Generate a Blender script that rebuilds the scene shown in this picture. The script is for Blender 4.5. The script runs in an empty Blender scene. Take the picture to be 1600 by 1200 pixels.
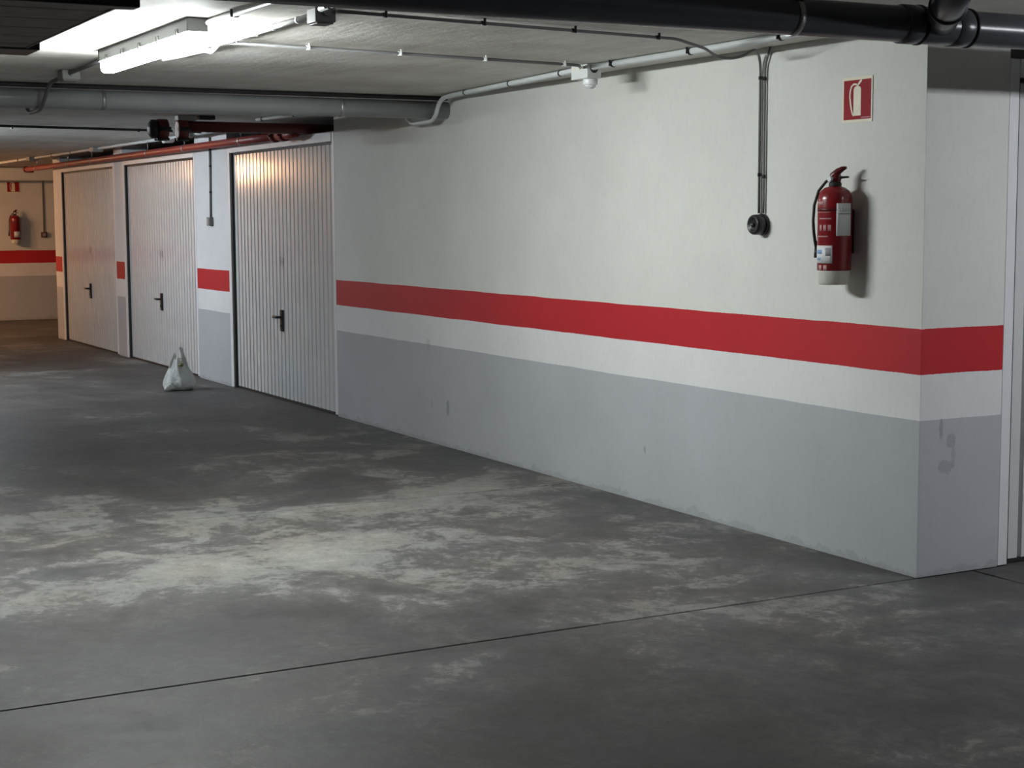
import bpy, bmesh, math, random
from mathutils import Vector, Matrix, noise
random.seed(7)
C = bpy.context.scene.collection
R = math.radians
ZC = 2.415                      # ceiling height

# ------------------------------------------------------------------ camera
F, PITCH, YAW, ROLL = 2514.3177, 0.1036, 0.494, -0.0049
CAM = Vector((5.3093, -4.8867, 1.6))
fw = Vector((-math.cos(YAW)*math.cos(PITCH), math.sin(YAW)*math.cos(PITCH), -math.sin(PITCH)))
rt = fw.cross(Vector((0, 0, 1))).normalized()
up = rt.cross(fw)
rt, up = rt*math.cos(ROLL)+up*math.sin(ROLL), up*math.cos(ROLL)-rt*math.sin(ROLL)
cd = bpy.data.cameras.new('camera'); cam = bpy.data.objects.new('camera', cd); C.objects.link(cam)
cd.sensor_fit = 'HORIZONTAL'; cd.sensor_width = 36; cd.lens = F*36/1600
cd.clip_start = .05; cd.clip_end = 100
m = Matrix((rt, up, -fw)).transposed().to_4x4(); m.translation = CAM
cam.matrix_world = m
sc = bpy.context.scene
sc.camera = cam
# ------------------------------------------------------------------ world, exposure
w = bpy.data.worlds.new('world'); sc.world = w; w.use_nodes = True
w.node_tree.nodes['Background'].inputs[0].default_value = (.5, .55, .6, 1)
w.node_tree.nodes['Background'].inputs[1].default_value = 0.0
vs = sc.view_settings
vs.view_transform = 'Standard'; vs.look = 'None'; vs.gamma = 1; vs.use_curve_mapping = False
vs.exposure = 0.0
# lamp colours and emission strengths (the lamps themselves are built further down)
LAMP_NEAR = ((.945, 1.0, .99), 208)
LAMP_MID = ((.82, .92, 1.0), 235)
LAMP_FAR = ((1.0, .52, .25), 285)
LAMP_SIDE = ((.92, .955, 1.0), 118)

# ------------------------------------------------------------------ materials
def rgb(h):
    h = h.lstrip('#'); v = [int(h[i:i+2], 16)/255 for i in (0, 2, 4)]
    return tuple(c/12.92 if c <= .04045 else ((c+.055)/1.055)**2.4 for c in v)+(1,)
class NT:
    def __init__(s, name):
        s.m = bpy.data.materials.new(name); s.m.use_nodes = True
        s.t = s.m.node_tree; s.b = s.t.nodes['Principled BSDF']; s.x = 0
    def n(s, kind, **k):
        nd = s.t.nodes.new(kind)
        for a, v in k.items():
            if hasattr(nd, a): setattr(nd, a, v)
        return nd
    def l(s, a, b): s.t.links.new(a, b)
    def noise(s, scale, detail=4, rough=.6, vec=None, dist=0):
        nd = s.n('ShaderNodeTexNoise'); nd.inputs['Scale'].default_value = scale
        nd.inputs['Detail'].default_value = detail; nd.inputs['Roughness'].default_value = rough
        nd.inputs['Distortion'].default_value = dist
        if vec: s.l(vec, nd.inputs['Vector'])
        return nd.outputs['Fac']
    def ramp(s, fac, stops):
        nd = s.n('ShaderNodeValToRGB'); e = nd.color_ramp.elements
        while len(e) < len(stops): e.new(.5)
        for el, (p, c) in zip(e, stops):
            el.position = p; el.color = c if len(c) == 4 else tuple(c)+(1,)
        s.l(fac, nd.inputs[0]); return nd.outputs[0]
    def mix(s, fac, a, b, mode='MIX'):
        nd = s.n('ShaderNodeMix'); nd.data_type = 'RGBA'; nd.blend_type = mode
        for i, v in ((0, fac), (6, a), (7, b)):
            if isinstance(v, (int, float)): nd.inputs[i].default_value = v
            elif isinstance(v, tuple): nd.inputs[i].default_value = v if len(v) == 4 else v+(1,)
            else: s.l(v, nd.inputs[i])
        return nd.outputs[2]
    def math(s, op, a, b=0.0, c=None):
        nd = s.n('ShaderNodeMath'); nd.operation = op
        for i, v in enumerate((a, b, c)):
            if v is None: continue
            if isinstance(v, (int, float)): nd.inputs[i].default_value = v
            else: s.l(v, nd.inputs[i])
        return nd.outputs[0]
    def pos(s):
        return s.n('ShaderNodeNewGeometry').outputs['Position']
    def xyz(s, v):
        nd = s.n('ShaderNodeSeparateXYZ'); s.l(v, nd.inputs[0]); return nd.outputs
    def scl(s, v, sc):
        nd = s.n('ShaderNodeMapping'); nd.inputs['Scale'].default_value = sc; s.l(v, nd.inputs[0]); return nd.outputs[0]
    def bump(s, h, strength=.2, dist=.01):
        nd = s.n('ShaderNodeBump'); nd.inputs['Strength'].default_value = strength
        nd.inputs['Distance'].default_value = dist; s.l(h, nd.inputs['Height'])
        s.l(nd.outputs[0], s.b.inputs['Normal'])
    def col(s, c):
        if isinstance(c, tuple): s.b.inputs['Base Color'].default_value = c if len(c) == 4 else c+(1,)
        else: s.l(c, s.b.inputs['Base Color'])
    def set(s, **k):
        for a, v in k.items():
            i = s.b.inputs[a.replace('_', ' ')]
            if isinstance(v, (int, float, tuple)): i.default_value = v
            else: s.l(v, i)
        return s.m
M = {}
def plain(key, c, rough=.5, metal=0.0, var=.12, scale=9, bump=0, spec=.5):
    """a single-colour material with slight procedural mottling"""
    t = NT(key); c = rgb(c) if isinstance(c, str) else tuple(c)+(1,)
    d = tuple(x*(1-var) for x in c[:3])+(1,)
    p = t.n('ShaderNodeTexCoord').outputs['Object']
    f = t.noise(scale, 5, .6, p)
    t.col(t.ramp(f, ((.35, d), (.65, c))))
    if bump: t.bump(t.noise(scale*14, 3, .6, p), bump, .002)
    M[key] = t.set(Roughness=rough, Metallic=metal, **{'Specular_IOR_Level': spec})
    return M[key]

CREAM, REDP, WHITEB, GREYB = (.735, .74, .705, 1), (.50, .018, .026, 1), (.79, .795, .80, 1), (.475, .495, .525, 1)
def wall_paint(key, stripes=True, upper=CREAM):
    t = NT(key); P = t.pos(); x, y, z = t.xyz(P)
    wob = t.math('MULTIPLY', t.math('SUBTRACT', t.noise(2.2, 3, .5, P), .5), .012)
    fine = t.math('MULTIPLY', t.math('SUBTRACT', t.noise(60, 2, .5, P), .5), .004)
    zz = t.math('ADD', t.math('ADD', z, wob), fine)
    c = upper
    if stripes:
        c = t.mix(t.math('LESS_THAN', zz, 1.104), upper, REDP)
        c = t.mix(t.math('LESS_THAN', zz, .9028), c, WHITEB)
        c = t.mix(t.math('LESS_THAN', zz, .699), c, GREYB)
    # blotchy roller paint and scuffs
    bl = t.noise(1.6, 5, .6, P)
    c = t.mix(1.0, c, t.ramp(bl, ((.3, (.9, .9, .895)), (.7, (1, 1, 1)))), 'MULTIPLY')
    hi = t.noise(34, 4, .65, t.scl(P, (1, 1, .45)))
    c = t.mix(1.0, c, t.ramp(hi, ((.28, (.95, .95, .95)), (.5, (1, 1, 1)))), 'MULTIPLY')
    # grime climbing unevenly from the floor
    g = t.math('ADD', t.math('MULTIPLY', t.noise(5.5, 6, .7, t.scl(P, (1, 1, .6))), .20), -.075)
    gm = t.math('MULTIPLY', t.math('GREATER_THAN', g, z), t.noise(23, 4, .7, P))
    c = t.mix(t.math('MULTIPLY', gm, .6), c, (.25, .245, .24, 1))
    # rare chips of missing paint low on the wall
    vor = t.n('ShaderNodeTexVoronoi'); vor.inputs['Scale'].default_value = 3.1; t.l(t.scl(P, (1, 1, .8)), vor.inputs['Vector'])
    ch = t.math('LESS_THAN', vor.outputs['Distance'], .045)
    low = t.math('LESS_THAN', z, .42)
    ch = t.math('MULTIPLY', t.math('MULTIPLY', ch, low), t.math('GREATER_THAN', t.noise(1.1, 2, .5, P), .53))
    c = t.mix(t.math('MULTIPLY', ch, .6), c, (.17, .18, .2, 1))
    if key == 'wall':
        nz = t.noise(38, 4, .7, P)
        for ax, cx, cz, rx, rz, amt in ((0, -4.71, .275, .028, .062, .55), (0, -4.97, .280, .010, .045, .4), (0, -5.02, .70, .035, .05, .22), (0, -2.2, .30, .012, .03, .5),
                                        (1, .125, .655, .012, .06, .5), (1, .185, .60, .030, .035, .4), (1, .16, .485, .045, .035, .38), (1, .20, .54, .012, .07, .3)):
            dx = t.math('DIVIDE', t.math('SUBTRACT', x if ax == 0 else y, cx), rx)
            dz = t.math('DIVIDE', t.math('SUBTRACT', z, cz), rz)
            r2 = t.math('ADD', t.math('MULTIPLY', dx, dx), t.math('MULTIPLY', dz, dz))
            k = t.math('LESS_THAN', t.math('ADD', r2, t.math('MULTIPLY', t.math('SUBTRACT', nz, .5), 3.0)), .8)
            k = t.math('MULTIPLY', k, t.math('LESS_THAN', y, .004) if ax == 0 else t.math('MULTIPLY', t.math('GREATER_THAN', x, -.004), t.math('LESS_THAN', x, .5)))
            c = t.mix(t.math('MULTIPLY', k, amt), c, (.20, .21, .23, 1))
    t.col(c)
    h = t.math('ADD', t.noise(90, 4, .6, P), t.math('MULTIPLY', t.noise(9, 3, .5, P), 1.2))
    t.bump(h, .16, .004)
    M[key] = t.set(Roughness=.62, Specular_IOR_Level=.35)
wall_paint('wall'); wall_paint('wall_plain', False)
wall_paint('pillar', upper=(.76, .77, .785, 1))

def floor_mat():
    t = NT('floor'); P = t.pos(); x, y, z = t.xyz(P)
    big = t.noise(.75, 7, .62, P, .35)
    mid = t.noise(3.1, 10, .74, P, .7)
    fine = t.noise(17, 6, .75, P, .3)
    v = t.math('ADD', t.math('ADD', t.math('MULTIPLY_ADD', big, .44, -.03), t.math('MULTIPLY', mid, .40)), t.math('MULTIPLY', fine, .16))
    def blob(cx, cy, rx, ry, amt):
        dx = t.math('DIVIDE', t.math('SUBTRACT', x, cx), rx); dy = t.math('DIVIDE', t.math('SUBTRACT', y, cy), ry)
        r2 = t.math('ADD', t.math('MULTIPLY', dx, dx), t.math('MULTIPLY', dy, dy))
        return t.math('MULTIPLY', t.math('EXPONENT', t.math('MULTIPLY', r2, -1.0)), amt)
    # paint worn mid-slab and along the joint; lamp pool and dim ground painted in
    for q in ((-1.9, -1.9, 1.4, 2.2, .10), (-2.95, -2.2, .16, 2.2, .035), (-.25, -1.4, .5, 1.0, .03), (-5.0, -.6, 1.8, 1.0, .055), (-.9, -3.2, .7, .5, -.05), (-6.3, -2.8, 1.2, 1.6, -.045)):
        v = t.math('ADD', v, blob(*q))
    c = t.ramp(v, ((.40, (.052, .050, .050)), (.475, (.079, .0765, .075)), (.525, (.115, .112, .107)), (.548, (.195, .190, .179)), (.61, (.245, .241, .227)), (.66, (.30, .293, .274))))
    tint = t.noise(1.7, 4, .6, P)
    c = t.mix(1.0, c, t.ramp(tint, ((.3, (1.0, .95, .90)), (.5, (1, 1, 1)), (.7, (.94, .97, 1.02)))), 'MULTIPLY')
    grain = t.noise(70, 6, .75, P)
    c = t.mix(1.0, c, t.ramp(grain, ((.25, (.74, .74, .74)), (.7, (1.12, 1.12, 1.11)))), 'MULTIPLY')
    mot = t.noise(8.5, 9, .78, P, .8)
    c = t.mix(1.0, c, t.ramp(mot, ((.32, (.74, .735, .73)), (.5, (1, 1, 1)), (.68, (1.2, 1.195, 1.18)))), 'MULTIPLY')
    # dark flakes and scrapes at the edges of the worn areas
    ed = t.ramp(v, ((.515, (0, 0, 0)), (.545, (1, 1, 1)), (.60, (0, 0, 0))))
    fl = t.math('MULTIPLY', ed, t.ramp(t.noise(7.5, 8, .75, P, 1.0), ((.565, (0, 0, 0)), (.61, (1, 1, 1)))))
    c = t.mix(t.math('MULTIPLY', fl, .6), c, (.075, .073, .072, 1))
    pale = t.ramp(t.noise(5.3, 9, .8, P, .6), ((.655, (0, 0, 0)), (.70, (1, 1, 1))))
    c = t.mix(t.math('MULTIPLY', pale, .35), c, (.30, .295, .28, 1))
    t.col(c)
    t.bump(t.math('ADD', grain, t.math('MULTIPLY', mid, 1.5)), .25, .004)
    M['floor'] = t.set(Roughness=t.ramp(mid, ((.3, (.46, .46, .46)), (.7, (.70, .70, .70)))), Specular_IOR_Level=.4)
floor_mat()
plain('joint', (.03, .03, .03), .9)

t = NT('ceiling'); P = t.pos()
st = t.noise(2.2, 6, .65, t.scl(P, (.6, 3.2, 1)))
c = t.ramp(st, ((.3, (.71, .69, .65)), (.55, (.80, .785, .75)), (.75, (.84, .83, .80))))
bl = t.noise(1.1, 5, .6, t.scl(P, (1.6, .8, 1)), .5)
c = t.mix(1.0, c, t.ramp(bl, ((.35, (.80, .785, .75)), (.65, (1, 1, 1)))), 'MULTIPLY')
t.col(c); t.bump(t.math('ADD', t.math('MULTIPLY', t.noise(40, 4, .6, P), .35), t.math('ADD', t.math('MULTIPLY', st, .8), t.math('MULTIPLY', t.noise(3.3, 3, .55, t.scl(P, (1.0, .55, 1))), 1.8))), .55, .012)
M['ceiling'] = t.set(Roughness=.75, Specular_IOR_Level=.25)

plain('door_white', (.64, .65, .655), .16, 0, .05, 3, 0)
plain('groove_shade', (.16, .163, .166), .45, 0, .06, 3)  # white leaf coloured dark to paint in the shade between slats
plain('frame_white', (.76, .77, .785), .42, 0, .06, 5)
plain('black_plastic', (.012, .012, .013), .38)
plain('black_rubber', (.02, .02, .021), .6)
plain('dark_conduit', (.16, .16, .16), .5)
plain('grey_conduit', (.62, .65, .645), .42, 0, .06)
plain('white_conduit', (.72, .74, .74), .4, 0, .05)
plain('galv', (.45, .45, .45), .4, .8)
plain('pvc_dark', (.085, .09, .105), .27, 0, .14, 5)
plain('pvc_grey', (.30, .315, .32), .30, 0, .12, 4)
plain('ring_black', (.008, .008, .009), .5)
plain('pipe_red', (.33, .045, .035), .42, 0, .22, 6)
plain('pipe_red_dark', (.16, .02, .02), .45, 0, .3, 7)
plain('ext_red', (.25, .012, .018), .25, 0, .1, 12)
plain('ext_dark', (.12, .008, .012), .3, 0, .2, 20)
plain('ext_base', (.70, .70, .64), .5)
plain('sticker', (.78, .79, .80), .5, 0, .05)
plain('sticker_blue', (.25, .40, .68), .5)
plain('print_grey', (.35, .35, .38), .5)
plain('print_pink', (.55, .28, .29), .5)
plain('sign_red', (.30, .012, .020), .6, 0, .05, spec=.2)
plain('sign_cream', (.82, .76, .62), .5, 0, .04)
plain('box_grey', (.30, .30, .29), .5)
plain('box_grey_dark', (.17, .17, .165), .5)
plain('box_white', (.72, .74, .73), .45, 0, .05)
plain('lens_white', (.80, .81, .83), .25, 0, .04)
plain('lamp_tray', (.66, .68, .70), .4, 0, .05)
plain('lamp_cap', (.24, .24, .24), .5)
plain('panel_brown', (.20, .165, .14), .6, 0, .35, 14)
plain('bag_green', (.20, .21, .07), .5)
plain('garage_dark', (.20, .195, .19), .8)
plain('number_grey', (.16, .165, .175), .6)
t = NT('bag'); P = t.n('ShaderNodeTexCoord').outputs['Object']
t.col(t.ramp(t.noise(9, 4, .6, P), ((.35, (.80, .82, .79)), (.65, (.92, .93, .91)))))
t.bump(t.noise(20, 5, .7, t.scl(P, (1, 1, .45)), 1.2), 1.0, .03)
M['bag'] = t.set(Roughness=.32)
tr = t.n('ShaderNodeBsdfTranslucent'); tr.inputs[0].default_value = (.86, .88, .85, 1)
mx = t.n('ShaderNodeMixShader'); mx.inputs[0].default_value = .22
t.l(t.b.outputs[0], mx.inputs[1]); t.l(tr.outputs[0], mx.inputs[2])
t.l(mx.outputs[0], t.t.nodes['Material Output'].inputs[0])
def emit(key, colr, s):
    t = NT(key); t.col((.8, .8, .8)); t.b.inputs['Emission Color'].default_value = colr+(1,)
    t.b.inputs['Emission Strength'].default_value = s; M[key] = t.m
emit('lens_near', *LAMP_NEAR); emit('lens_mid', *LAMP_MID); emit('lens_far', *LAMP_FAR); emit('lens_side', *LAMP_SIDE)

# ------------------------------------------------------------------ mesh helpers
def V(*a): return Vector(a)
class MB:
    def __init__(s): s.bm = bmesh.new()
    def box(s, a, b, bevel=0):
        x0, y0, z0 = a; x1, y1, z1 = b
        vs_ = [s.bm.verts.new(p) for p in ((x0,y0,z0),(x1,y0,z0),(x1,y1,z0),(x0,y1,z0),(x0,y0,z1),(x1,y0,z1),(x1,y1,z1),(x0,y1,z1))]
        fs = [s.bm.faces.new([vs_[i] for i in q]) for q in ((3,2,1,0),(4,5,6,7),(0,1,5,4),(1,2,6,5),(2,3,7,6),(3,0,4,7))]
        if bevel:
            es = list({e for f in fs for e in f.edges})
            bmesh.ops.bevel(s.bm, geom=es, offset=bevel, segments=2, affect='EDGES', profile=.5)
        return s
    def tube(s, pts, r, n=12, caps=True, smooth=True):
        pts = [Vector(p) for p in pts]; rs = r if isinstance(r, (list, tuple)) else [r]*len(pts)
        rings = []; prev = None
        for i, p in enumerate(pts):
            d = (pts[min(i+1, len(pts)-1)]-pts[max(i-1, 0)]).normalized()
            if prev is None:
                a = d.orthogonal().normalized()
                if abs(d.z) < .9: a = d.cross(V(0, 0, 1)).normalized()
            else:
                a = (prev-d*prev.dot(d)).normalized()
            prev = a; b = d.cross(a)
            rings.append([s.bm.verts.new(p+(a*math.cos(2*math.pi*k/n)+b*math.sin(2*math.pi*k/n))*rs[i]) for k in range(n)])
        for q0, q1 in zip(rings, rings[1:]):
            for k in range(n):
                f = s.bm.faces.new((q0[k], q0[(k+1) % n], q1[(k+1) % n], q1[k])); f.smooth = smooth
        if caps:
            s.bm.faces.new(list(reversed(rings[0]))); s.bm.faces.new(rings[-1])
        return s
    def lathe(s, prof, n=28, origin=(0, 0, 0), axis='Z', smooth=True):
        """prof: (radius, height) pairs"""
        o = Vector(origin); rings = []
        for r, h in prof:
            ring = []
            for k in range(n):
                a = 2*math.pi*k/n; c_, s_ = math.cos(a)*r, math.sin(a)*r
                p = {'Z': V(c_, s_, h), '-Y': V(c_, -h, s_), 'Y': V(s_, h, c_), 'X': V(h, c_, s_)}[axis]
                ring.append(s.bm.verts.new(o+p))
            rings.append(ring)
        for q0, q1 in zip(rings, rings[1:]):
            for k in range(n):
                f = s.bm.faces.new((q0[k], q0[(k+1) % n], q1[(k+1) % n], q1[k])); f.smooth = smooth
        s.bm.faces.new(list(reversed(rings[0]))); s.bm.faces.new(rings[-1])
        return s
    def prism(s, poly, d0, d1, plane='XZ'):
        """extruded polygon; poly in the plane, extruded from d0 to d1 along the other axis"""
        f3 = {'XZ': lambda p, d: (p[0], d, p[1]), 'YZ': lambda p, d: (d, p[0], p[1]), 'XY': lambda p, d: (p[0], p[1], d)}[plane]
        a = [s.bm.verts.new(f3(p, d0)) for p in poly]; b = [s.bm.verts.new(f3(p, d1)) for p in poly]
        n = len(poly)
        s.bm.faces.new(a); s.bm.faces.new(list(reversed(b)))
        for k in range(n): s.bm.faces.new((a[k], b[k], b[(k+1) % n], a[(k+1) % n]))
        return s
    def patch(s, r, a0, a1, z0, z1, c=(0, 0), th=.0012, n=10):
        """curved sticker on a vertical cylinder"""
        inn, out = [], []
        for i in range(n+1):
            a = a0+(a1-a0)*i/n
            for lst, rr in ((inn, r), (out, r+th)):
                lst.append([s.bm.verts.new((c[0]+rr*math.cos(a), c[1]+rr*math.sin(a), z)) for z in (z0, z1)])
        for i in range(n):
            f = s.bm.faces.new((out[i][0], out[i+1][0], out[i+1][1], out[i][1])); f.smooth = True
            s.bm.faces.new((inn[i][1], inn[i+1][1], inn[i+1][0], inn[i][0]))
            s.bm.faces.new((inn[i][1], out[i][1], out[i+1][1], inn[i+1][1]))
            s.bm.faces.new((inn[i][0], inn[i+1][0], out[i+1][0], out[i][0]))
        for i in (0, n):
            s.bm.faces.new((inn[i][0], out[i][0], out[i][1], inn[i][1]))
        return s
    def mesh(s, name, mat):
        bmesh.ops.recalc_face_normals(s.bm, faces=s.bm.faces)
        me = bpy.data.meshes.new(name); s.bm.to_mesh(me); s.bm.free()
        me.materials.append(M[mat]); return me
    def build(s, name, mat, parent=None):
        return place(name, s.mesh(name, mat), parent)
def place(name, me, parent=None, loc=None):
    o = bpy.data.objects.new(name, me); C.objects.link(o)
    if parent: o.parent = parent
    if loc: o.location = loc
    return o
def tag(o, label, cat=None, group=None, kind=None):
    o['label'] = label
    if cat: o['category'] = cat
    if group: o['group'] = group
    if kind: o['kind'] = kind
    return o
def root(name, loc, label, cat, group=None, rz=0, kind=None):
    o = bpy.data.objects.new(name, None); C.objects.link(o); o.location = loc; o.rotation_euler = (0, 0, rz)
    o.empty_display_size = .1
    return tag(o, label, cat, group, kind)
def rounded(pts, rad=.05, seg=6):
    """polyline with rounded corners"""
    pts = [Vector(p) for p in pts]; out = [pts[0]]
    for a, b, c_ in zip(pts, pts[1:], pts[2:]):
        d0 = min(rad, (a-b).length*.45); d1 = min(rad, (c_-b).length*.45)
        p0 = b+(a-b).normalized()*d0; p1 = b+(c_-b).normalized()*d1
        for i in range(seg+1):
            u = i/seg; out.append(p0*(1-u)**2+b*2*u*(1-u)+p1*u*u)
    out.append(pts[-1]); return out

# ------------------------------------------------------------------ floor and ceiling
fl = MB().box((-21.3, -7.6, -.2), (12.2, 9.2, -.012)).build('floor', 'joint')
tag(fl, 'worn grey concrete floor with dark joints between slabs', 'floor', kind='structure')
G = .007
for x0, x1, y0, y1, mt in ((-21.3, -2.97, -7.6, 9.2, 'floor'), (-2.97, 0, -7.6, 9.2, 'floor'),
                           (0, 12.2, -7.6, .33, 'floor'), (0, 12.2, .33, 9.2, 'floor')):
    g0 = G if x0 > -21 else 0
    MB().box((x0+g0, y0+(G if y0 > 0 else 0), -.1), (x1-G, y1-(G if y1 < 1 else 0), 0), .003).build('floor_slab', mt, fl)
tag(MB().box((-21.3, -7.6, ZC), (12.2, 9.2, ZC+.25)).build('ceiling', 'ceiling'),
    'low stained concrete ceiling with pipes and conduits', 'ceiling', kind='structure')

# ------------------------------------------------------------------ walls
def struct(name, mb, mat, label, cat='wall'):
    return tag(mb.build(name, mat), label, cat, kind='structure')
struct('wall_right', MB().box((-6.73, 0, 0), (0, .484, ZC), .002), 'wall',
       'cream wall with red band above white and grey dado, ending in sharp corner')
struct('wall_pillar_near', MB().box((-10.40, 0, 0), (-9.40, .30, ZC), .004), 'pillar',
       'wide white pillar with red patch between the two nearest garage doors', 'pillar')
struct('wall_pillar_middle', MB().box((-13.52, 0, 0), (-13.15, .30, ZC), .004), 'pillar',
       'narrow white pillar with red patch between two far garage doors', 'pillar')
struct('wall_pillar_far', MB().box((-16.66, 0, 0), (-16.28, .30, ZC), .004), 'pillar',
       'farthest narrow white pillar, left of the farthest garage door', 'pillar')
struct('wall_far', MB().box((-21.3, -7.6, 0), (-21, 9.2, ZC)), 'wall',
       'far end wall with red band under warm orange light')
struct('trim_1', MB().box((-20.999, -7.4, 2.20), (-20.55, 6, ZC-.001), .01), 'wall_plain',
       'deep ceiling beam along the top of the far end wall', 'beam')
struct('wall_recess', MB().box((-16.66, .302, 0), (-16.40, 9.0, ZC)), 'wall_plain',
       'side wall running back behind the farthest pillar')
struct('wall_left', MB().box((-21, -7.6, 0), (12, -7.4, ZC)), 'garage_dark', 'opposite bare aisle wall, behind the camera')
struct('wall_behind', MB().box((12, -7.6, 0), (12.2, 9.2, ZC)), 'garage_dark', 'bare cross wall, behind the camera')
struct('wall_back', MB().box((-21, 9.0, 0), (12, 9.2, ZC)), 'wall_plain', 'back wall behind the garages')
struct('wall_side', MB().box((-.30, 3.30, 0), (0, 9.0, ZC), .004), 'wall', 'wall beyond the garage door on the side aisle')
struct('wall_garage', MB().box((-16.4, 5.6, 0), (-.3, 5.8, ZC)), 'garage_dark', 'dark back wall inside the garages')

# ------------------------------------------------------------------ garage doors
# built in local axes: x along the opening, -y towards the aisle, z up
PITCHW = .0925
SLAT = None
def slat_mesh(h):
    w, d, c_ = PITCHW-.015, .019, .006
    return MB().prism(((-w/2, 0), (-w/2+.004, -d*.6), (-w/2+c_, -d), (w/2-c_, -d), (w/2-.004, -d*.6), (w/2, 0)), 0, h, 'XY').mesh('slat', 'door_white')
slat_me = None
def garage_door(name, origin, width, label, rz=0, jl=.075, jr=.05, gap_l=.035, digits=None):
    global slat_me
    d = root(name, origin, label, 'garage door', 'up and over garage doors', rz, 'structure')
    top = 2.205
    fr = MB().box((.0005, -.0015, .004), (jl, .09, 2.285), .003)
    fr.build('door_jamb', 'frame_white', d)
    MB().box((width-jr, -.002, .012), (width-.001, .09, 2.285), .003).build('door_jamb', 'frame_white', d)
    MB().box((jl+.001, -.006, top), (width-jr-.001, .09, 2.285), .003).build('door_header', 'frame_white', d)
    x0, x1 = jl+gap_l, width-jr-.012
    MB().box((x0, .046, .022), (x1, .07, top-.022)).build('door_leaf', 'groove_shade', d)
    MB().box((jl+.0005, .006, .012), (x0-.001, .046, top-.001)).build('gap_shade', 'black_rubber', d)  # black strips, here and below, paint the shade of the gaps round the leaf
    MB().box((x0, .030, .003), (x1, .060, .0215)).build('gap_shade', 'black_rubber', d)
    MB().box((x0, .022, top-.0215), (x1, .060, top-.0005)).build('gap_shade', 'black_rubber', d)
    if slat_me is None: slat_me = slat_mesh(top-.022-.022)
    n = int((x1-x0)/PITCHW); p = (x1-x0)/n
    for i in range(n):
        s_ = place('slat', slat_me, d, (x0+p*(i+.5), .046, .022)); s_.scale = (p/PITCHW, 1, 1)
    # lock handle: tall plate with a lever pointing left
    hx = (x0+x1)/2
    h = MB().box((hx-.026, .006, .612), (hx+.026, .029, .798), .004).build('handle', 'black_plastic', d)
    MB().tube(rounded(((hx, .020, .735), (hx, -.030, .735), (hx-.092, -.030, .735)), .02), .012, 10).build('lever', 'black_plastic', h)
    MB().lathe(((.010, 0), (.010, .006), (.005, .007)), 14, (hx, .006, .66), '-Y').build('keyhole', 'black_rubber', h)
    # small worn number stencilled in two digits (too worn to read)
    for k, (a, b) in enumerate(((-.045, -.012), (.012, .045))):
        pm = MB()
        for q in ((a, 1.175, a+.011, 1.262), (b-.011, 1.185, b, 1.255), (a, 1.212, b, 1.226)):
            pm.box((hx+q[0], .0270, q[1]), (hx+q[2], .0288, q[3]))
        pm.build('number_mark', 'number_grey', d)
    return d
garage_door('door_1', (-16.28, 0, 0), 2.76, 'farthest white slatted garage door, tinted by warm light')
garage_door('door_2', (-13.15, 0, 0), 2.75, 'middle white slatted garage door behind the plastic bag')
garage_door('door_3', (-9.40, 0, 0), 2.67, 'nearest white slatted garage door with light glare near its top')
garage_door('door_4', (0, .484, 0), 2.816, 'white garage door at the right edge round the corner', R(90), jl=.058, gap_l=.012)

# ------------------------------------------------------------------ lamps
def lamp(name, cx, cy, L, mat, label, along='X', group='ceiling strip lamps'):
    o = root(name, (cx, cy, ZC), label, 'lamp', group, 0 if along == 'X' else R(90))
    h, wd = L/2, .037
    MB().prism(((-wd, -.001), (-wd-.002, -.048), (-wd-.006, -.055), (wd+.006, -.055), (wd+.002, -.048), (wd, -.001)), -h, h, 'YZ').build('housing', 'lamp_tray', o)
    for s in (-1, 1):
        a = (s*h, s*(h+.012)); MB().box((min(a), -wd-.007, -.056), (max(a), wd+.007, -.001), .003).build('end_cap', 'lamp_cap', o)
    MB().prism(((-wd, -.0555), (-wd-.001, -.083), (-wd+.004, -.100), (-wd+.013, -.108), (wd-.013, -.108), (wd-.004, -.100), (wd+.001, -.083), (wd, -.0555)), -h+.012, h-.012, 'YZ').build('diffuser', mat, o)
    for s in (-1, 1):
        for k in range(5):
            x = -h+.14+k*(L-.28)/4
            MB().box((x-.012, s*(wd+.0065)-.004, -.067), (x+.012, s*(wd+.0065)+.004, -.032), .002).build('clip', 'box_grey', o)
    return o
lamp('strip_lamp', -1.92, -2.838, 1.44, 'lens_near', 'lit cool white strip lamp on the ceiling above the near aisle')
lamp('strip_lamp', -10.3, -3.05, 1.50, 'lens_mid', 'strip lamp above the aisle beyond the grey pipe, left of the view')
lamp('strip_lamp', -18.7, -3.2, 1.50, 'lens_far', 'warm strip lamp at the far end of the aisle, left of the view')
lamp('strip_lamp', 2.45, 1.3, 1.50, 'lens_side', 'strip lamp in the side aisle right of the view', 'Y')

# ------------------------------------------------------------------ big dark drain pipe
PX, PZ, PR = .90, 2.266, .0625
o = root('drain_pipe', (PX, -1, PZ), 'thick dark grey drain pipe hung across the top right', 'pipe')
def loc(obj, mb, name, mat, parent=None):
    """build geometry given in world axes as a part of obj (unrotated root)"""
    for v in mb.bm.verts: v.co -= obj.location
    return mb.build(name, mat, parent or obj)
loc(o, MB().tube([(PX, y, PZ) for y in (-7.39, -4, -2, 0, 2, 8.99)], PR, 32), 'pipe', 'pvc_dark')
for y in (-.885, -.655):
    loc(o, MB().lathe(((.0635, 0), (.0685, .004), (.0685, .07), (.0635, .078)), 32, (PX, y-.078, PZ), 'Y'), 'socket', 'pvc_dark')
    loc(o, MB().lathe(((.0635, 0), (.0705, .003), (.0705, .010), (.0635, .013)), 32, (PX, y, PZ), 'Y'), 'seal_ring', 'ring_black')
loc(o, MB().lathe(((.0635, 0), (.0655, .01), (.0655, .20), (.0635, .21)), 32, (PX, -.88, PZ), 'Y'), 'fitting', 'pvc_dark')
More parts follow.
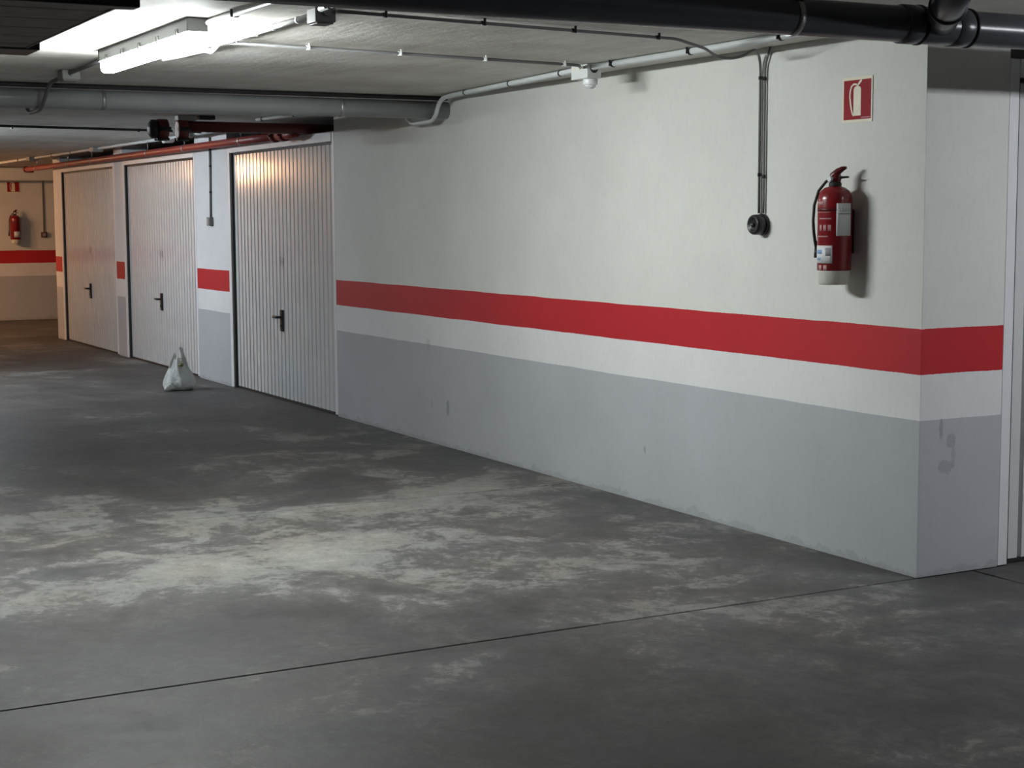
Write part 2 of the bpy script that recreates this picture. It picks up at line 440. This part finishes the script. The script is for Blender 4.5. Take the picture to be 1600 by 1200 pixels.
bd = V(.62, -.46, .10).normalized(); b0 = V(PX+.02, -.79, PZ+.015)
br = loc(o, MB().tube([b0, b0+bd*.12, b0+bd*.26, b0+bd*.8], [.058, .060, .060, .058], 28), 'branch', 'pvc_dark')
loc(o, MB().tube([b0+bd*.20, b0+bd*.205, b0+bd*.222, b0+bd*.225], [.060, .066, .066, .060], 28), 'seal_ring', 'ring_black', br)
for y in (-3.6, -1.435, 1.6):
    st_ = loc(o, MB().tube([(PX, y-.011, PZ), (PX, y+.011, PZ)], PR+.003, 32), 'strap', 'galv')
    loc(o, MB().tube([(PX, y, PZ+PR), (PX, y, ZC)], .006, 8), 'hanger_rod', 'galv', st_)
    loc(o, MB().box((PX+.03, y-.012, PZ+.045), (PX+.05, y+.012, PZ+.065), .003), 'bolt', 'black_plastic', st_)

# ------------------------------------------------------------------ grey pipe crossing under the ceiling
QX, QZ, QR = -4.69, 2.323, .060
o = root('grey_pipe', (QX, -2, QZ), 'mid grey pipe crossing below the ceiling behind the strip lamp', 'pipe')
loc(o, MB().tube([(QX, y, QZ) for y in (-7.39, -4, -2, .06)], QR, 28), 'pipe', 'pvc_grey')
for y in (-3.9, -2.35, -.78):
    loc(o, MB().tube([(QX, y-.012, QZ), (QX, y+.012, QZ)], QR+.002, 28), 'strap', 'galv')

# ------------------------------------------------------------------ conduits
def conduit(name, pts, r, mat, label, clips=(), rad=.05, cat='conduit', group=None, clip_mat='black_plastic'):
    pts = rounded(pts, rad); o = root(name, pts[0], label, cat, group)
    loc(o, MB().tube(pts, r, 10), 'tube', mat)
    for c_ in clips:
        p, d = Vector(c_[:3]), Vector(c_[3:]).normalized()
        loc(o, MB().tube([p-d*.008, p+d*.008], r+.0025, 12), 'clip', clip_mat)
        q = d.cross(V(0, 0, 1)).normalized() if abs(d.z) < .5 else V(1, 0, 0)
        pin = p+q*(r+.008)
        if abs(d.z) < .5: loc(o, MB().tube([pin+V(0, 0, -.012), pin+V(0, 0, ZC-p.z-.0015)], .006, 8), 'clip', clip_mat)
    return o
def lerp(a, b, n, t0=.08, t1=.92):
    a, b = Vector(a), Vector(b); d = b-a
    return [tuple(a+d*(t0+(t1-t0)*i/(n-1)))+tuple(d) for i in range(n)]
zt = ZC-.0195
conduit('cable', [(-4.635, -7.3, ZC-.0165), (-4.635, -.02, ZC-.0165)], .0145, 'black_rubber', 'thick black tube lying along the top of the grey pipe', cat='cable')  # black tube drawn as the dark line above the pipe
# pair of tubes along the wall top, split by the detector box
A, B_ = (-2.185, -.345, zt), (.35, -.345, zt)
conduit('conduit', [A, B_], .0165, 'grey_conduit', 'pale grey conduit along the wall top, right of the motion detector', lerp(A, B_, 4))
conduit('conduit', [(-2.185, -.312, zt), (.35, -.308, zt)], .0125, 'grey_conduit', 'thinner pale conduit hugging the wall side, right of the motion detector')
conduit('conduit', [(-2.375, -.335, zt), (-4.30, -.15, zt), (-4.52, -.13, zt-.01), (-4.62, -.125, QZ-QR-.016), (-5.05, -.10, QZ-QR-.018), (-5.25, -.08, zt-.03), (-5.9, -.05, zt)], .015, 'grey_conduit',
        'pale grey conduit dipping under the grey pipe at the wall', lerp((-2.45, -.328, zt), (-4.2, -.158, zt), 3), .09)
conduit('conduit', [(-2.375, -.300, zt), (-4.25, -.115, zt), (-4.56, -.085, zt)], .0115, 'grey_conduit', 'thin pale conduit left of the motion detector, ending at the grey pipe')
conduit('conduit', [(-5.95, -.30, zt), (-7.35, -.42, zt)], .013, 'grey_conduit', 'short grey conduit above the nearest garage door', lerp((-5.95, -.30, zt), (-7.35, -.42, zt), 3))
# conduit from the junction box across the ceiling to the alarm sounder
conduit('conduit', [(-.60, -2.46, zt), (-.72, -1.63, zt), (-.845, -.72, zt), (-.93, -.50, 2.370), (-.985, -.40, 2.343), (-1.005, -.31, 2.338), (-1.02, -.23, 2.352), (-1.06, -.12, zt), (-1.145, -.03, 2.375), (-1.157, -.0125, 2.325), (-1.157, -.0125, 2.20), (-1.157, -.0125, 1.610)],
        .0068, 'dark_conduit', 'long dark conduit crossing the ceiling and dropping to the black sounder',
        lerp((-.60, -2.46, zt), (-.84, -.75, zt), 4, .12, .95)+[(-1.157, -.0125, z, 0, 0, 1) for z in (2.27, 1.80)], .035)
conduit('conduit', [(-.64, -2.46, zt+.004), (-.757, -1.63, zt+.004), (-.845, -1.0, zt+.004)], .007, 'white_conduit', 'thin white wire beside the long dark ceiling conduit')
conduit('conduit', [(-1.07, -.02, ZC-.003), (-1.120, -.0125, 2.33), (-1.120, -.0125, 1.70), (-1.122, -.0125, 1.610)], .0060, 'dark_conduit',
        'second dark conduit dropping straight down the wall to the sounder', [(-1.120, -.0125, z, 0, 0, 1) for z in (2.265, 1.79)], .05)
# lamp-side conduits
conduit('conduit', [(-.80, -2.50, zt), (-1.90, -2.515, zt), (-2.0, -2.517, zt-.03), (-2.1, -2.519, zt-.012), (-2.75, -2.525, zt)], .0125, 'white_conduit',
        'bright white conduit beside the lit lamp with a small dip', lerp((-.85, -2.50, zt), (-1.8, -2.515, zt), 4), .03, clip_mat='box_white')
conduit('conduit', [(-1.17, -2.80, zt), (.80, -2.74, zt)], .0115, 'white_conduit', 'white conduit running from the lit lamp toward the dark drain pipe', lerp((-1.0, -2.79, zt), (.8, -2.74, zt), 4))
conduit('conduit', [(-.56, -2.55, zt), (.80, -2.60, zt)], .012, 'white_conduit', 'white conduit leaving the grey junction box toward the drain pipe', lerp((-.56, -2.55, zt), (.8, -2.60, zt), 4))
conduit('conduit', [(-1.86, -2.48, zt), (-2.13, -.47, zt), (-2.24, -.395, zt)], .008, 'dark_conduit', 'thin dark conduit across the ceiling to the motion detector',
        lerp((-1.86, -2.48, zt), (-2.13, -.47, zt), 4, .2, .95), .05, clip_mat='box_white')
conduit('conduit', [(-2.67, -2.80, zt), (-3.70, -2.77, zt)], .0115, 'dark_conduit', 'short dark conduit between the lit lamp and the box by the grey pipe')
conduit('conduit', [(-3.86, -2.755, zt), (-4.3, -2.75, zt-.01), (-4.55, -2.75, 2.248), (-4.95, -2.74, 2.248), (-5.2, -2.72, zt-.01), (-8.95, -2.6, zt)], .012, 'dark_conduit',
        'dark conduit looping under the grey pipe at the left', lerp((-5.4, -2.72, zt), (-9.2, -2.6, zt), 4), .08)
conduit('cable', [(-9.0, -4.6, zt+.003), (-9.08, -2.12, zt+.003), (-9.33, -.53, zt+.003), (-9.38, -.25, zt)], .0115, 'black_rubber', 'black cable straight across the ceiling before the pillars',
        lerp((-9.0, -4.6, zt), (-9.33, -.53, zt), 4), cat='cable')
conduit('conduit', [(-8.82, -.17, zt), (-12.44, -.235, zt), (-18.4, -.33, zt), (-20.5, -.36, zt)], .0165, 'grey_conduit', 'long pale conduit above the row of garage doors',
        lerp((-9, -.17, zt), (-18, -.33, zt), 9))
# ------------------------------------------------------------------ boxes on the conduits
def jbox(name, c_, sx, sy, sz, mat, label, cat='junction box'):
    o = root(name, (c_[0], c_[1], ZC), label, cat)
    MB().box((-sx/2, -sy/2, -sz), (sx/2, sy/2, -.001), .006).build('body', mat, o)
    MB().box((-sx/2+.008, -sy/2+.008, -sz-.006), (sx/2-.008, sy/2-.008, -sz), .003).build('lid', mat, o)
    for a in (-1, 1):
        MB().tube([(a*sx/2, 0, -.018), (a*(sx/2+.02), 0, -.018)], .018, 12).build('gland', mat, o)
    return o
jbox('junction_box', (-.68, -2.50), .10, .085, .060, 'box_grey_dark', 'dark grey junction box on the ceiling right of the lit lamp')
jbox('junction_box', (-3.78, -2.76), .12, .10, .055, 'box_grey', 'grey junction box on the ceiling beside the grey pipe')
jbox('junction_box', (-10.62, -.20), .10, .10, .06, 'box_white', 'small white junction box above the middle garage door')
jbox('junction_box', (-9.92, -.19), .34, .12, .035, 'box_grey', 'flat grey junction box at the top of the wide pillar')
jbox('junction_box', (-13.3, -.25), .18, .12, .05, 'box_grey', 'grey junction box at the top of the narrow middle pillar')
jbox('junction_box', (-16.5, -.30), .18, .12, .05, 'box_grey', 'grey junction box at the top of the farthest pillar')
# motion detector under its box
o = root('motion_detector', (-2.28, -.335, ZC), 'white box with round motion detector dome at the wall top', 'detector')
bx = MB().box((-.085, -.045, -.078), (.085, .045, -.001), .006).build('box', 'box_white', o)
for x in (-.05, 0, .05):
    MB().box((x-.010, -.0475, -.030), (x+.010, -.0445, -.012), .001).build('knockout', 'sign_cream', bx)
MB().lathe(((.024, -.034), (.024, -.018)), 18, (.0845, 0, 0), 'Z').bm.free()
MB().tube([(.083, 0, -.026), (.0862, 0, -.026)], .024, 20).build('grommet', 'black_rubber', bx)
MB().lathe(((.038, -.079), (.040, -.084), (.040, -.108), (.036, -.112)), 26, (.045, 0, 0)).build('collar', 'lens_white', o)
MB().lathe(((.030, -.112), (.028, -.120), (.021, -.128), (.010, -.132), (.001, -.133)), 22, (.045, 0, 0)).build('dome', 'lens_white', o)

# ------------------------------------------------------------------ red fire pipes
o = root('fire_pipe', (-12, -.13, 2.285), 'thin red fire pipe along the tops of the garage doors', 'pipe')
loc(o, MB().tube([(x, -.13, 2.285) for x in (-17.7, -15, -12, -9, -7.62)], .034, 18), 'pipe', 'pipe_red')
loc(o, MB().tube(rounded([(-17.66, -.13, 2.285), (-17.78, -.13, 2.285), (-17.78, -.02, 2.285)], .08), .043, 16), 'elbow', 'pipe_red_dark')
for x in (-17.0, -15.2, -14.0, -11.6, -10.3, -8.6):
    loc(o, MB().tube([(x-.014, -.13, 2.285), (x+.014, -.13, 2.285)], .038, 16), 'clamp', 'galv')
    loc(o, MB().tube([(x, -.13, 2.32), (x, -.13, ZC)], .006, 8), 'hanger_rod', 'galv')
for x in (-7.72, -7.50):
    loc(o, MB().tube([(x-.03, -.13, 2.285), (x+.03, -.13, 2.285)], .052, 14), 'coupling', 'pipe_red_dark')
loc(o, MB().tube(rounded([(-7.64, -.13, 2.285), (-7.36, -.13, 2.285), (-7.30, -.10, 2.30)], .05), .040, 16), 'elbow', 'pipe_red')
for x in (-7.72, -7.50):
    for s in (-1, 1):
        loc(o, MB().tube([(x-.026, -.13+s*.055, 2.285), (x+.026, -.13+s*.055, 2.285)], .010, 8), 'bolt', 'pipe_red_dark')
o = root('fire_pipe', (-7.3, -.5, 2.335), 'thick dark red fire pipe turning in above the nearest garage door', 'pipe')
loc(o, MB().tube([(-7.3, y, 2.326) for y in (-1.05, -.5, 0, .8)], .043, 20), 'pipe', 'pipe_red_dark')
for y in (-1.22, -1.06):
    cp = loc(o, MB().tube([(-7.3, y-.042, 2.300), (-7.3, y-.036, 2.300), (-7.3, y+.036, 2.300), (-7.3, y+.042, 2.300)], [.062, .080, .080, .062], 18), 'coupling', 'pipe_red_dark')
    for s_ in (-1, 1):
        loc(o, MB().tube([(-7.3+s_*.080, y-.046, 2.30), (-7.3+s_*.080, y+.046, 2.30)], .016, 8), 'bolt', 'ring_black', cp)
        loc(o, MB().tube([(-7.3+s_*.035, y-.055, 2.222), (-7.3+s_*.035, y+.045, 2.222)], .012, 8), 'bolt', 'ring_black', cp)
loc(o, MB().lathe(((.02, 0), (.052, .01), (.074, .03), (.074, .07)), 18, (-7.3, -1.335, 2.300), 'Y'), 'end_cap', 'ring_black')
loc(o, MB().box((-7.36, -1.10, ZC-.045), (-7.26, -.95, ZC-.002), .006), 'bracket', 'box_grey')
loc(o, MB().box((-7.35, -.93, ZC-.035), (-7.25, -.80, ZC-.002), .004), 'bracket', 'ring_black')

# ------------------------------------------------------------------ switch boxes with cable drops
conduit('cable', [(-9.86, -.012, ZC-.04), (-9.885, -.012, 1.61)], .011, 'dark_conduit', 'dark cable dropping down the wide pillar to its switch box',
        [(-9.868, -.012, 2.1, 0, 0, 1), (-9.876, -.012, 1.85, 0, 0, 1)], cat='cable')
def switch(name, loc_, label, mat, rz=0):
    o = root(name, loc_, label, 'switch', None, rz)
    MB().box((-.046, -.042, -.042), (.046, -.0005, .042), .006).build('box', mat, o)
    MB().box((-.028, -.048, -.026), (.028, -.0415, .026), .003).build('rocker', 'box_grey', o)
    return o
switch('light_switch', (-9.885, 0, 1.568), 'small grey switch box on the wide white pillar', 'box_grey_dark')
conduit('cable', [(-20.988, .795, 2.195), (-20.988, .79, 1.39)], .010, 'dark_conduit', 'thin cable dropping down the far end wall', cat='cable')
switch('light_switch', (-21, .787, 1.35), 'small dark red box on the far end wall below its cable', 'ext_dark', R(90))

# ------------------------------------------------------------------ alarm sounder
o = root('alarm_sounder', (-1.135, 0, 1.555), 'round black alarm sounder on the cream wall', 'alarm')
MB().lathe(((.050, .0005), (.053, .004), (.053, .016), (.049, .019)), 32, (0, 0, 0), '-Y').build('base', 'black_plastic', o)
MB().lathe(((.047, .019), (.050, .022), (.050, .058), (.045, .067), (.034, .070), (.030, .064), (.018, .062), (.004, .062)), 32, (0, 0, 0), '-Y').build('horn', 'black_plastic', o)
MB().lathe(((.012, .062), (.011, .070), (.006, .073), (.001, .074)), 18, (0, 0, 0), '-Y').build('cap', 'black_rubber', o)

# ------------------------------------------------------------------ fire extinguisher and its sign
def extinguisher(name, loc_, label, view, side, rz=0, far=False):
    """view: local azimuth of the printed front"""
    o = root(name, loc_, label, 'extinguisher', 'wall mounted fire extinguishers', rz)
    r = .077; cy = -r-.022
    def L(mb): 
        for v in mb.bm.verts: v.co += V(0, cy, 0)
        return mb
    b = L(MB().lathe(((.070, .062), (r, .066), (r, .385), (.0745, .405), (.064, .425), (.046, .439), (.026, .445), (.022, .450)), 36)).build('cylinder', 'ext_red', o)
    L(MB().lathe(((.064, 0), (.069, .004), (.0715, .055), (.0735, .060), (.0735, .064)), 36)).build('base_skirt', 'ext_base', o)
    L(MB().lathe(((.026, .440), (.029, .446), (.029, .460), (.022, .466), (.020, .472)), 20)).build('neck_ring', 'black_rubber', o)
    dv = V(math.cos(side), math.sin(side), 0)
    # valve, lower carrying handle, curved squeeze lever
    L(MB().tube([(0, 0, .462), V(0, 0, .472)+dv*.002, V(0, 0, .488)+dv*.010, V(0, 0, .496)+dv*.022], [.021, .024, .022, .012], 14)).build('valve', 'ext_dark', o)
    L(MB().tube([V(0, 0, .478)+dv*.010, V(0, 0, .485)+dv*.034, V(0, 0, .486)+dv*.066], [.008, .006, .004], 10)).build('handle', 'black_plastic', o)
    L(MB().tube([V(0, 0, .466)-dv*.020, V(0, 0, .492)-dv*.008, V(0, 0, .512)+dv*.014, V(0, 0, .525)+dv*.038, V(0, 0, .528)+dv*.054], [.014, .020, .016, .011, .006], 10)).build('lever', 'ext_dark', o)
    g = L(MB().lathe(((.014, 0), (.014, .012), (.011, .014)), 16, (0, 0, 0), '-Y')); 
    for v in g.bm.verts: v.co += V(-.004, -.020, .478)
    g.build('pressure_gauge', 'sticker', o)
    # hose bulging out on the left and clipped low on the cylinder
    lv = V(math.cos(view-R(95)), math.sin(view-R(95)), 0)
    fv = V(math.cos(view), math.sin(view), 0)
    hp = [V(0, 0, .474)+lv*.012, V(0, 0, .468)+lv*.040, V(0, 0, .425)+lv*.074, V(0, 0, .36)+lv*.093, V(0, 0, .29)+lv*.097, V(0, 0, .235)+lv*.093, V(0, 0, .20)+lv*.088-fv*.02, V(0, 0, .17)+lv*.080-fv*.045]
    h = L(MB().tube(hp, [.0068]*6+[.0075, .010], 10)).build('hose', 'black_rubber', o)
    L(MB().tube([hp[-1], hp[-1]-V(0, 0, .05)], [.010, .013], 12)).build('nozzle', 'black_plastic', h)
    # wall bracket
    MB().box((-.020, -.030, .14), (.020, -.0005, .34), .003).build('bracket', 'ext_dark', o)
    L(MB().tube([(0, 0, .333), (0, 0, .347)], r+.0012, 32)).build('band', 'ext_dark', o)
    def stick(nm, mat, a0, a1, z0, z1, th=.0012):
        return L(MB().patch(r, view+R(a0), view+R(a1), z0, z1, (0, 0), th)).build(nm, mat, o)
    if far:
        stick('label_sheet', 'sticker', -38, 40, .10, .19)
        return o
    s1 = stick('inspection_label', 'sticker', 6, 66, .222, .368)
    for z in (.318, .332): 
        L(MB().patch(r+.0012, view+R(12), view+R(60), z, z+(.006 if z < .33 else .002), (0, 0), .0006)).build('printed_line', 'print_grey', s1)
    s2 = stick('service_label', 'sticker', -84, -6, .098, .178)
    for a0, a1, z0, z1, mt in ((-74, -44, .140, .158, 'sticker_blue'), (-30, -12, .132, .168, 'print_grey'), (-72, -50, .112, .122, 'sticker_blue')):
        L(MB().patch(r+.0012, view+R(a0), view+R(a1), z0, z1, (0, 0), .0006)).build('printed_line', mt, s2)
    # worn printed lettering bars and use pictograms on the red cylinder
    for z0, z1, a0, a1 in ((.362, .378, -74, -40), (.338, .346, -76, -8), (.327, .330, -70, -14), (.296, .302, -60, -10), (.216, .222, -70, -20)):
        stick('printed_line', 'print_pink', a0, a1, z0, z1, .0008)
    for a in (-58, -40, -22):
        stick('pictogram', 'print_pink', a, a+11, .244, .272, .0008)
    for a in (-60, -38):
        stick('pictogram', 'print_pink', a, a+14, .066, .090, .0008)
    return o
extinguisher('fire_extinguisher', (-.475, 0, 1.285), 'red fire extinguisher on the cream wall near the corner', R(-40), R(25))
extinguisher('fire_extinguisher', (-21, .325, 1.215), 'small distant red fire extinguisher on the far end wall', R(-75), R(25), R(90), True)

def sign(name, loc_, label, w_=.207, h_=.203, rz=0):
    o = root(name, loc_, label, 'sign', 'fire extinguisher signs', rz)
    MB().box((-w_/2, -.004, -h_/2), (w_/2, -.0005, h_/2)).build('plate', 'sign_cream', o)
    MB().box((-w_/2+.013, -.0052, -h_/2+.013), (w_/2-.009, -.004, h_/2-.013)).build('red_field', 'sign_red', o)
    y0, y1 = -.0062, -.0052
    cx = .0
    p = MB().prism(((cx-.022, -.072), (cx+.028, -.072), (cx+.028, .048), (cx+.022, .057), (cx+.006, .061), (cx+.006, .066), (cx-.002, .066), (cx-.002, .061), (cx-.016, .056), (cx-.022, .046)), y1, y0).build('pictogram', 'sign_cream', o)
    MB().prism(((cx-.004, .064), (cx+.008, .064), (cx+.034, .086), (cx+.033, .072), (cx+.030, .090), (cx+.018, .084)), y1, y0).bm.free()
    MB().prism(((cx-.004, .062), (cx+.010, .062), (cx+.034, .082), (cx+.032, .089), (cx+.020, .085)), y1, y0).build('lever', 'sign_cream', p)
    hs = MB(); pts = [(cx-.002, .068), (cx-.022, .070), (cx-.038, .060), (cx-.046, .040), (cx-.048, .015), (cx-.043, -.015), (cx-.036, -.042), (cx-.029, -.062), (cx-.020, -.072)]
    wd = .0042
    lft, rgt = [], []
    for i, q in enumerate(pts):
        a, b = pts[max(i-1, 0)], pts[min(i+1, len(pts)-1)]
        tx, tz = b[0]-a[0], b[1]-a[1]; n = math.hypot(tx, tz); nx, nz = -tz/n*wd, tx/n*wd
        lft.append((q[0]+nx, q[1]+nz)); rgt.append((q[0]-nx, q[1]-nz))
    hs.prism(lft+rgt[::-1], y1, y0); hs.build('hose', 'sign_cream', p)
    MB().box((.030, y0, -h_/2+.018), (w_/2-.014, y1, -h_/2+.022)).build('printed_line', 'print_pink', o)
    return o
sign('extinguisher_sign', (-.447, 0, 2.120), 'square red extinguisher sign with cream border near the corner')
sign('extinguisher_sign', (-21, .335, 2.105), 'distant square red extinguisher sign on the far end wall', .21, .18, R(90))

# ------------------------------------------------------------------ slatted panel hung under the ceiling, top left
o = root('overhead_panel', (-.1, -4.3, 2.2), 'dark brown slatted panel with black end rails hung under the ceiling', 'panel')
for x0, x1, ye in ((-.815, -.60, -3.60), (.64, .705, -3.60)):
    loc(o, MB().box((x0, -6.4, 2.196), (x1, ye, 2.226), .006), 'rail', 'black_plastic')
n = 10; wv = (.64+.60)/n
for i in range(n):
    x = -.60+wv*i
    loc(o, MB().box((x+.0006, -6.35, 2.203+.0012*(i % 2)), (x+wv-.0006, -3.655, 2.222+.0012*(i % 2)), .0015), 'slat', 'panel_brown')
loc(o, MB().box((-.60, -3.654, 2.201), (.64, -3.645, 2.228), .002), 'edge_strip', 'black_plastic')
for x in (-.70, .67):
    for y in (-6.0, -4.3):
        loc(o, MB().tube([(x, y, 2.224), (x, y, ZC)], .007, 8), 'hanger_rod', 'galv')
o2 = root('overhead_panel', (-1.5, -4.4, 2.2), 'second dark panel beyond the slatted one, at the left edge', 'panel')
for i in range(4):
    x = -1.86+.26*i
    loc(o2, MB().box((x, -6.35, 2.226), (x+.25, -3.86, 2.244), .002), 'slat', 'panel_brown')
for x in (-1.7, -1.0):
    loc(o2, MB().tube([(x, -4.6, 2.244), (x, -4.6, ZC)], .007, 8), 'hanger_rod', 'galv')

# ------------------------------------------------------------------ plastic carrier bag
o = root('plastic_bag', (-9.40, -.50, 0), 'white knotted plastic carrier bag standing on the floor by the pillar', 'bag')
bag = MB(); nseg = 40
prof = [(0.0, .095), (.006, .124), (.03, .143), (.06, .148), (.09, .144), (.12, .133), (.15, .119), (.18, .103), (.21, .086), (.24, .069), (.27, .054), (.295, .044)]
rings = []
for z, r in prof:
    ring = []
    for k in range(nseg):
        a = 2*math.pi*k/nseg
        f = 1+.06*math.sin(3*a+.6+z*9)+.045*math.sin(8*a+2+z*10)*(.3+z*7)+.03*math.sin(13*a+z*31)*(.3+z*5)+.07*noise.noise(V(math.cos(a)*2.2, math.sin(a)*2.2, z*9))
        x_, y_ = math.cos(a)*r*f*.86, math.sin(a)*r*f*1.02
        sag = .014*noise.noise(V(math.cos(a)*1.5+5, math.sin(a)*1.5, z*4)) if z > .05 else 0
        ring.append(bag.bm.verts.new((x_-.02*z, y_-.05*z, z+sag)))
    rings.append(ring)
for q0, q1 in zip(rings, rings[1:]):
    for k in range(nseg):
        f = bag.bm.faces.new((q0[k], q0[(k+1) % nseg], q1[(k+1) % nseg], q1[k])); f.smooth = True
bag.bm.faces.new(list(reversed(rings[0])))
bo = bag.build('bag_body', 'bag', o)
sm = bo.modifiers.new('thick', 'SOLIDIFY'); sm.thickness = .003
ss = bo.modifiers.new('sub', 'SUBSURF'); ss.levels = 1; ss.render_levels = 2
def ear(pts, widths, name):
    """gathered handle: a crumpled ribbon"""
    mb = MB(); L_, R_, Mv = [], [], []
    for i, (p, wd) in enumerate(zip(pts, widths)):
        p = Vector(p); s = V(.40, .88, 0)*wd; d = V(-.85, .42, 0)*wd
        row = []
        for k, u in enumerate((-1, -.5, 0, .5, 1)):
            row.append(mb.bm.verts.new(p+s*u+d*(.45 if k % 2 else -.35)+V(0, 0, .012*math.sin(i*2.1+k))))
        L_.append(row)
    for a, b in zip(L_, L_[1:]):
        for k in range(4):
            f = mb.bm.faces.new((a[k], a[k+1], b[k+1], b[k])); f.smooth = True
    e_ = mb.build(name, 'bag', o)
    e_.modifiers.new('thick', 'SOLIDIFY').thickness = .003
    q = e_.modifiers.new('sub', 'SUBSURF'); q.levels = 1; q.render_levels = 2
ear([(.0, -.075, .20), (.0, -.066, .24), (.0, -.058, .28), (.0, -.048, .315), (.0, -.040, .34)], [.040, .034, .028, .022, .016], 'bag_handle')
ear([(.02, .040, .21), (.02, .040, .25), (.02, .034, .29), (.02, .026, .33), (.02, .012, .37), (.02, -.004, .41)], [.040, .032, .022, .015, .020, .011], 'bag_handle')
MB().tube([(.052, -.03, .232), (.064, -.012, .240), (.066, .010, .236)], [.010, .018, .012], 12).build('contents', 'bag_green', o)
# crumpled skirt of loose film at the left foot
sk = MB().tube([(.06, -.09, .03), (.09, -.13, .045), (.10, -.165, .03), (.11, -.185, .012)], [.030, .036, .028, .010], 10)
for v in sk.bm.verts: v.co += V(noise.noise(v.co*30), noise.noise(v.co*30+V(3, 1, 2)), 0)*.012; v.co.z = max(.001, v.co.z)
sk.build('bag_fold', 'bag', o)
